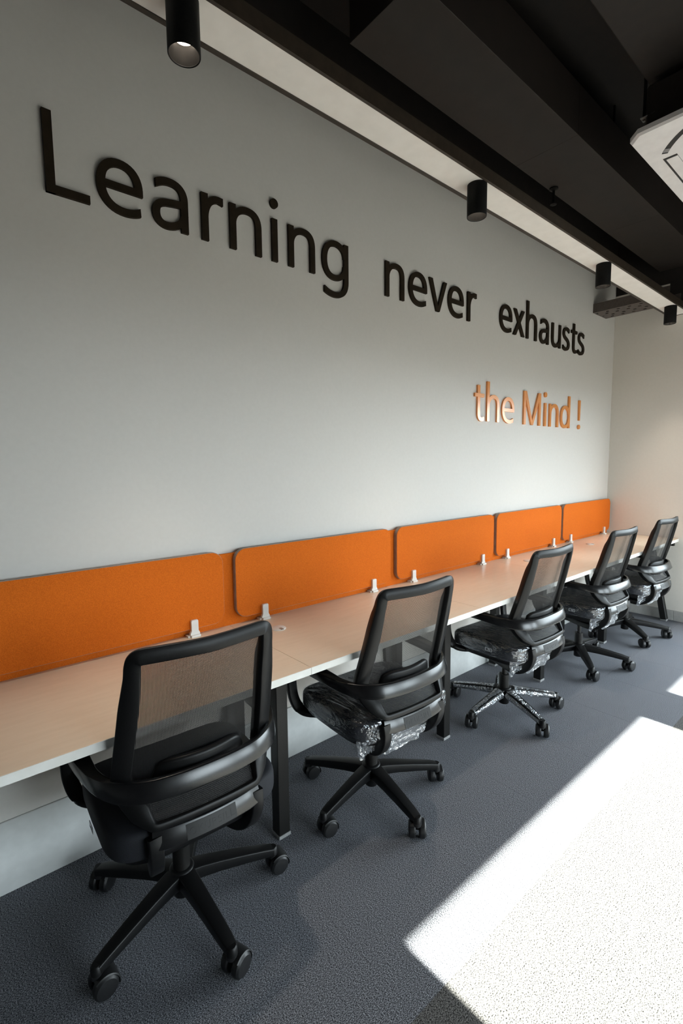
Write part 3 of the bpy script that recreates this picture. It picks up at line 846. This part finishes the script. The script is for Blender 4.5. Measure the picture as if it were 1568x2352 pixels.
CM = {}
def build_chair_meshes():
    # --- back frame: one closed loop (top rail, side rails, lower rail)
    half = [(0.0, -0.300, 0.983), (0.06, -0.297, 0.984), (0.12, -0.289, 0.985), (0.162, -0.281, 0.985), (0.178, -0.277, 0.980), (0.184, -0.273, 0.965), (0.186, -0.268, 0.935),
            (0.190, -0.255, 0.88), (0.196, -0.235, 0.80), (0.202, -0.212, 0.72), (0.2065, -0.191, 0.650), (0.206, -0.187, 0.618), (0.196, -0.197, 0.585),
            (0.178, -0.220, 0.553), (0.160, -0.243, 0.525), (0.148, -0.254, 0.514), (0.125, -0.258, 0.511), (0.06, -0.262, 0.510), (0.0, -0.263, 0.510)]
    full = half + [(-x, y, z) for x, y, z in half[-2:0:-1]]
    path = catmull(full, 4, True)
    def wfun(f):
        return 0.040
    bm = bmesh.new()
    N = len(path)
    rings = []
    for i, p in enumerate(path):
        t = (path[(i+1) % N] - path[i-1]).normalized()
        ref = Vector((p.x * 1.6, -1.0, 0.15)).normalized()
        b = t.cross(ref).normalized(); u = b.cross(t).normalized()
        w = 0.040 if p.z > 0.93 else 0.050
        if p.z <= 0.93 and p.z > 0.85: w = 0.040 + (0.93 - p.z) / 0.08 * 0.010
        if p.z < 0.545: w = 0.020 + 0.030 * max(0.0, min(1.0, (p.z - 0.512) / 0.033))
        hd = 0.017 + 0.017 * max(0.0, min(1.0, (0.975 - p.z) / 0.07)) * max(0.0, min(1.0, (p.z - 0.512) / 0.025))
        rings.append([bm.verts.new(p + b * x + u * (y - (hd - 0.017) / 2)) for x, y in rrect(w, hd, 0.0022, 1)])
    m = len(rings[0])
    for i in range(N):
        a, b2 = rings[i], rings[(i+1) % N]
        for k in range(m): bm.faces.new((a[k], a[(k+1) % m], b2[(k+1) % m], b2[k]))
    CM['back_frame'] = mesh('back_frame', bm, True, 50)
    # --- mesh weave
    prof = [(0.986, 0.166, -0.272), (0.925, 0.174, -0.260), (0.84, 0.181, -0.239), (0.73, 0.189, -0.209), (0.650, 0.194, -0.186),
            (0.610, 0.190, -0.184), (0.557, 0.166, -0.212), (0.514, 0.135, -0.250)]
    bm = bmesh.new(); rows = []
    for z, hw, y in prof:
        bulge = 0.024 if z > 0.56 else 0.014
        rows.append([bm.verts.new((u * hw, y - bulge * (1 - u * u), z)) for u in [(-1 + 2 * k / 16) for k in range(17)]])
    rows2 = [[bm.verts.new(v.co + Vector((0.0011, 0.0026, 0.0009))) for v in r] for r in rows]
    for R2 in (rows, rows2):
        for a, b in zip(R2[:-1], R2[1:]):
            for k in range(16): bm.faces.new((a[k], a[k+1], b[k+1], b[k]))
    CM['weave'] = mesh('mesh_weave', bm, True, 180)
    # --- lumbar pad behind the weave
    bm = bmesh.new()
    cols = []
    nU = 18
    for k in range(nU + 1):
        u = -1 + 2 * k / nU
        x = u * 0.135
        yb = -0.234 + 0.036 * u * u
        hgt = 0.050 * (1 - abs(u) ** 6) ** 0.5 + 0.002
        th = 0.011 * (1 - abs(u) ** 8) ** 0.5 + 0.001
        ring = [bm.verts.new((x, yb - dy, 0.612 + dz)) for dy, dz in rrect(th * 2, hgt * 2, 0.010 if hgt > 0.02 else 0.0008, 3)]
        cols.append(ring)
    mm = len(cols[0])
    for a, b in zip(cols[:-1], cols[1:]):
        for k in range(mm): bm.faces.new((a[k], a[(k+1) % mm], b[(k+1) % mm], b[k]))
    bm.faces.new(cols[0][::-1]); bm.faces.new(cols[-1])
    CM['lumbar'] = mesh('lumbar_pad', bm, True, 60)
    # --- arm band: loops from one front arm round the back to the other
    hb = [(0.0, -0.272, 0.616), (0.09, -0.267, 0.616), (0.165, -0.250, 0.617), (0.226, -0.208, 0.620), (0.258, -0.145, 0.625), (0.272, -0.06, 0.632), (0.277, 0.05, 0.636), (0.278, 0.135, 0.638)]
    fullb = [(-x, y, z) for x, y, z in hb[:0:-1]] + hb
    path = catmull(fullb, 6)
    bm = bmesh.new()
    def rr(f, p):
        d = Vector((p.x * 0.9, min(p.y, 0.0) * 1.3, 0.0))
        if d.length < 1e-4: d = Vector((1, 0, 0))
        d.normalize()
        return d
    rings = []
    N = len(path)
    for i, p in enumerate(path):
        t = (path[min(i+1, N-1)] - path[max(i-1, 0)]).normalized()
        up = Vector((0, 0, 1)); b = t.cross(up).normalized()        # sideways
        f = abs(i / (N - 1) * 2 - 1)          # 0 at back, 1 at the arm tips
        hh = 0.050 - 0.022 * max(0.0, f - 0.35) / 0.65
        ww = 0.015 + 0.035 * max(0.0, min(1.0, (f - 0.45) / 0.35))
        tl = 0.36 * max(0.0, min(1.0, (0.62 - f) / 0.2))
        rings.append([bm.verts.new(p + b * (x - y * tl) + up * y) for x, y in rrect(ww, hh, 0.004, 2)])
    m = len(rings[0])
    for i in range(N - 1):
        a, b2 = rings[i], rings[i+1]
        for k in range(m): bm.faces.new((a[k], a[(k+1) % m], b2[(k+1) % m], b2[k]))
    bm.faces.new(rings[0][::-1]); bm.faces.new(rings[-1])
    CM['band'] = mesh('arm_band', bm, True, 50)
    # --- arm post, front of each arm down and under the seat
    for s, nm in ((1, 'post_r'), (-1, 'post_l')):
        bm = bmesh.new()
        pp = catmull([(s*0.278, 0.132, 0.638), (s*0.278, 0.170, 0.634), (s*0.278, 0.196, 0.606), (s*0.278, 0.198, 0.54), (s*0.275, 0.188, 0.465), (s*0.258, 0.168, 0.415), (s*0.22, 0.140, 0.392), (s*0.12, 0.09, 0.380)], 5)
        sweep(bm, pp, lambda f: 0.050 if f < 0.2 else 0.044, lambda f: 0.026 - 0.006 * f, lambda f, p: Vector((0, 1, 0.6)) if f < 0.12 else (Vector((0, 1, 0)) if f < 0.72 else Vector((0, 0.3, -1))), 0.006, 2)
        CM[nm] = mesh('arm_post', bm, True, 50)
    # --- logo bar
    bm = bmesh.new()
    pp = catmull([(-0.154, -0.250, 0.474), (-0.10, -0.263, 0.472), (0, -0.270, 0.471), (0.10, -0.263, 0.472), (0.154, -0.250, 0.474)], 6)
    sweep(bm, pp, 0.018, 0.052, (0, 0.34, 1), 0.004, 2)
    CM['bar'] = mesh('logo_bar', bm, True, 50)
    # --- supports from the bar down and forward under the seat
    for s, nm in ((1, 'sup_r'), (-1, 'sup_l')):
        bm = bmesh.new()
        pp = catmull([(s*0.149, -0.248, 0.484), (s*0.147, -0.251, 0.446), (s*0.143, -0.238, 0.402), (s*0.137, -0.210, 0.365), (s*0.129, -0.170, 0.340), (s*0.118, -0.12, 0.328), (s*0.09, -0.05, 0.326), (s*0.06, 0.04, 0.330)], 5)
        sweep(bm, pp, 0.036, lambda f: 0.030 + 0.008 * min(1.0, f / 0.2) - 0.008 * max(0.0, f - 0.4), 'X', 0.004, 2)
        CM[nm] = mesh('support_arm', bm, True, 50)
    # --- seat
    dz = lambda x, y: -0.020 * max(0.0, (y - 0.12) / 0.12) ** 2 - 0.006 * (1 - (x / 0.25) ** 2)
    CM['seat'] = mesh('seat_cushion', superq(0.510, 0.455, 0.416, 0.500, 0.36, 44, 12, dz), True, 180)
    CM['pan'] = mesh('seat_pan', superq(0.450, 0.410, 0.380, 0.424, 0.42, 40, 6), True, 180)
    # film over the cushion, gently wrinkled
    random.seed(4)
    bm = superq(0.510, 0.455, 0.416, 0.500, 0.36, 88, 20, dz, 0.004)
    for v in bm.verts:
        a = math.atan2(v.co.y, v.co.x)
        v.co.z += 0.0022 * sin(38 * (v.co.x * 0.9 + v.co.y * 0.55) * 3.0) + random.uniform(-0.001, 0.001)
        side = max(0.0, 1 - abs(v.co.z - 0.45) / 0.04)
        f = 1 + side * (0.004 * sin(a * 23) + random.uniform(-0.003, 0.005))
        v.co.x *= f; v.co.y *= f
    CM['film'] = mesh('seat_film', bm, True, 40)
    # crumpled film tail below the rear of the cushion
    random.seed(11)
    bm = bmesh.new(); rows = []
    nA, nR = 46, 9
    for j in range(nR):
        row = []
        for i in range(nA):
            a = radians(-150 + 115 * i / (nA - 1))
            e = 0.42
            cx = abs(cos(a)) ** e * (1 if cos(a) > 0 else -1); cy = abs(sin(a)) ** e * (1 if sin(a) > 0 else -1)
            t = j / (nR - 1)
            k = 0.985 - 0.16 * t + random.uniform(-0.03, 0.03) * (0.25 + t)
            z = 0.446 - 0.122 * t * (0.9 + 0.14 * sin(i * 0.31 + 1)) + random.uniform(-0.003, 0.003)
            row.append(bm.verts.new((cx * 0.252 * k + random.uniform(-0.004, 0.004), cy * 0.225 * k, z)))
        rows.append(row)
    for a, b in zip(rows[:-1], rows[1:]):
        for i in range(nA - 1): bm.faces.new((a[i], a[i+1], b[i+1], b[i]))
    CM['film_tail'] = mesh('film_tail', bm, False)
    # --- small tag on the seat side
    bm = bmesh.new()
    for y0, y1, z0, z1 in ((-0.020, 0.020, 0.0, 0.0018), (-0.020, 0.020, 0.0162, 0.018), (-0.020, -0.018, 0.0, 0.018), (0.018, 0.020, 0.0, 0.018), (-0.010, -0.007, 0.004, 0.014), (0.000, 0.003, 0.004, 0.014), (-0.007, 0.0, 0.008, 0.010)):
        add_box(bm, -0.0006, 0.0006, y0, y1, z0, z1)
    CM['tag'] = mesh('seat_tag', bm)
    # --- mechanism, lever, gas lift
    bm = bmesh.new(); add_box(bm, -0.075, 0.075, -0.12, 0.12, 0.310, 0.384, 0.014, 2); CM['mech'] = mesh('tilt_mechanism', bm, True, 40)
    bm = bmesh.new(); tube(bm, catmull([(0.06, 0.03, 0.372), (0.16, 0.035, 0.372), (0.24, 0.04, 0.366)], 5), 0.006, 8); add_box(bm, 0.225, 0.285, 0.028, 0.054, 0.361, 0.371, 0.003); CM['lever'] = mesh('height_lever', bm, True, 40)
    bm = bmesh.new(); lathe(bm, [(0.014, 0.315), (0.014, 0.225), (0.027, 0.225), (0.027, 0.10)], 24); CM['lift'] = mesh('gas_lift', bm, True, 40)
    bm = bmesh.new(); lathe(bm, [(0.027, 0.052), (0.029, 0.055), (0.029, 0.092), (0.040, 0.096), (0.044, 0.132), (0.038, 0.145), (0.033, 0.148)], 28); CM['hub'] = mesh('base_hub', bm, True, 40)
    # --- base leg, pointing +x
    bm = bmesh.new()
    pp = [Vector(p) for p in ((0.020, 0, 0.120), (0.06, 0, 0.120), (0.12, 0, 0.114), (0.20, 0, 0.103), (0.275, 0, 0.091), (0.308, 0, 0.084))]
    sweep(bm, pp, lambda f: 0.060 - 0.027 * f, lambda f: 0.046 - 0.020 * f, (0, 0, 1), 0.004, 2)
    lathe(bm, [(0.016, 0.066), (0.016, 0.094), (0.012, 0.098)], 16, (0.308, 0, 0))
    CM['leg'] = mesh('base_leg', bm, True, 45)
    # film spiralling round a wrapped leg
    random.seed(3)
    bm = bmesh.new(); rings = []
    for i in range(40):
        f = i / 39
        x = 0.055 + 0.245 * f
        z = 0.120 - 0.033 * f
        w, hgt = (0.060 - 0.024 * f) * 0.56, (0.046 - 0.016 * f) * 0.58
        rings.append([bm.verts.new((x + random.uniform(-0.003, 0.003), cos(2*pi*k/14) * w * random.uniform(0.96, 1.14), z + sin(2*pi*k/14) * hgt * random.uniform(0.96, 1.14))) for k in range(14)])
    for a, b in zip(rings[:-1], rings[1:]):
        for k in range(14): bm.faces.new((a[k], a[(k+1) % 14], b[(k+1) % 14], b[k]))
    CM['leg_film'] = mesh('leg_film', bm, False)
    # --- caster: stem + hood, wheels separate. origin on floor below stem; rolls along +x
    bm = bmesh.new()
    lathe(bm, [(0.0095, 0.050), (0.0095, 0.072)], 14)
    lathe(bm, [(0.015, 0.056), (0.015, 0.066), (0.010, 0.069)], 16)
    rings = []
    for k in range(13):
        a = radians(45 + 150 * k / 12)
        rings.append([bm.verts.new((-0.014 + r * cos(a), yy, 0.0315 + r * sin(a))) for r, yy in ((0.0318, -0.0275), (0.0345, -0.0255), (0.0352, 0.0), (0.0345, 0.0255), (0.0318, 0.0275), (0.026, 0.0055), (0.026, -0.0055))])
    for a, b in zip(rings[:-1], rings[1:]):
        for k in range(7): bm.faces.new((a[k], a[(k+1) % 7], b[(k+1) % 7], b[k]))
    bm.faces.new(rings[0][::-1]); bm.faces.new(rings[-1])
    lathe(bm, [(0.005, -0.02), (0.005, 0.02)], 10, (-0.014, 0, 0.0315), 'Y')
    CM['caster'] = mesh('caster', bm, True, 40)
    bm = bmesh.new()
    lathe(bm, [(0.010, -0.012), (0.027, -0.012), (0.0305, -0.008), (0.0315, -0.001), (0.0300, 0.007), (0.025, 0.012), (0.013, 0.0135), (0.006, 0.0135)], 26, (0, 0, 0), 'Y')
    CM['wheel'] = mesh('caster_wheel', bm, True, 30)
    # --- raised lettering on the logo bar
    cu = bpy.data.curves.new('bar lettering', 'FONT')
    cu.body = 'OKURSILL'; cu.size = 0.026; cu.extrude = 0.0009; cu.align_x = 'CENTER'; cu.space_character = 1.15
    to = bpy.data.objects.new('bar_lettering', cu); COL.objects.link(to)
    dg = bpy.context.evaluated_depsgraph_get()
    me = bpy.data.meshes.new_from_object(to.evaluated_get(dg))
    bpy.data.objects.remove(to)
    for v in me.vertices:
        x, y, z = v.co
        v.co = (x, -0.2796 + 0.68 * x * x - z + 0.34 * (y - 0.010), y + 0.462)
    CM['lettering'] = me
    bm = bmesh.new(); rows = []
    for k in range(13):
        x = -0.072 + 0.144 * k / 12
        y = -0.2795 + 0.68 * x * x
        rows.append([bm.verts.new((x, y - d_ + 0.34 * (z - 0.472), z)) for d_, z in ((0, 0.454), (0.0006, 0.454), (0.0006, 0.491), (0, 0.491))])
    for a, b in zip(rows[:-1], rows[1:]):
        for k in range(4): bm.faces.new((a[k], a[(k+1) % 4], b[(k+1) % 4], b[k]))
    bm.faces.new(rows[0][::-1]); bm.faces.new(rows[-1])
    CM['plate'] = mesh('name_plate', bm)
build_chair_meshes()

def chair(x, y, rz, base, label, film_legs, seed, film=True):
    rnd = random.Random(seed)
    c = empty('task_chair', (x, y, 0), radians(rz))
    tag(c, label, 'chair', 'black mesh task chairs at the desks')
    fr = link('back_frame', CM['back_frame'], M['plastic'], c)
    link('mesh_weave', CM['weave'], M['weave'], fr)
    link('lumbar_pad', CM['lumbar'], M['plastic'], c)
    link('arm_band', CM['band'], M['plastic_gloss'], c)
    link('arm_post', CM['post_r'], M['plastic'], c)
    link('arm_post', CM['post_l'], M['plastic'], c)
    lb = link('logo_bar', CM['bar'], M['plastic_gloss'], c)
    link('name_plate', CM['plate'], M['plastic'], lb)
    link('lettering', CM['lettering'], M['plastic'], lb)
    link('support_arm', CM['sup_r'], M['plastic'], c)
    link('support_arm', CM['sup_l'], M['plastic'], c)
    link('seat_pan', CM['pan'], M['plastic'], c, (0, -0.015, 0))
    se = link('seat_cushion', CM['seat'], M['seat'], c, (0, -0.015, 0))
    if film:
      f = link('plastic_film', CM['film'], M['film'], se); f['label'] = 'clear shipping film over the seat'
      f = link('crumpled_film', CM['film_tail'], M['film_crumple'], se); f['label'] = 'crumpled clear film under the rear of the seat'
    link('care_tag', CM['tag'], M['tag'], se, (-0.2645, -0.055, 0.448))
    link('tilt_mechanism', CM['mech'], M['plastic'], c)
    link('height_lever', CM['lever'], M['plastic'], c)
    link('gas_lift', CM['lift'], M['black_metal'], c)
    link('base_hub', CM['hub'], M['plastic'], c)
    for k in range(5):
        a = radians(base - rz + 72 * k)
        lg = link('base_leg', CM['leg'], M['plastic'], c, (0, 0, 0), (0, 0, a))
        if film_legs:
            w = link('leg_film', CM['leg_film'], M['film_crumple'], lg); w['label'] = 'clear film wrapped round the leg'
        ca = radians(rnd.uniform(-35, 35)) + a * 0 + radians(200 - rz)
        cs = link('caster', CM['caster'], M['rubber'], c, (0.308 * cos(a), 0.308 * sin(a), 0), (0, 0, ca))
        cs.scale = (1.09, 1.09, 1.09)
        for s in (-1, 1):
            link('wheel', CM['wheel'], M['rubber'], cs, (-0.014, s * 0.0185, 0.0315), (0, 0, 0 if s > 0 else pi))
    return c
chair(0.546, 1.463, -2.5, -15, 'black mesh task chair at the first desk, farthest from the end wall', False, 1, False)
chair(1.391, 1.445, -3.0, -27, 'black mesh task chair at the second desk from the open end', False, 2)
chair(2.473, 1.452, -2.0, -38, 'black mesh task chair whose star base legs are wrapped in clear film', True, 3)
chair(3.485, 1.467, -2.0, 3, 'black mesh task chair at the fourth desk from the open end', False, 4)
chair(4.346, 1.461, -3.0, 11, 'black mesh task chair closest to the end wall beside the slanted desk leg', False, 5)
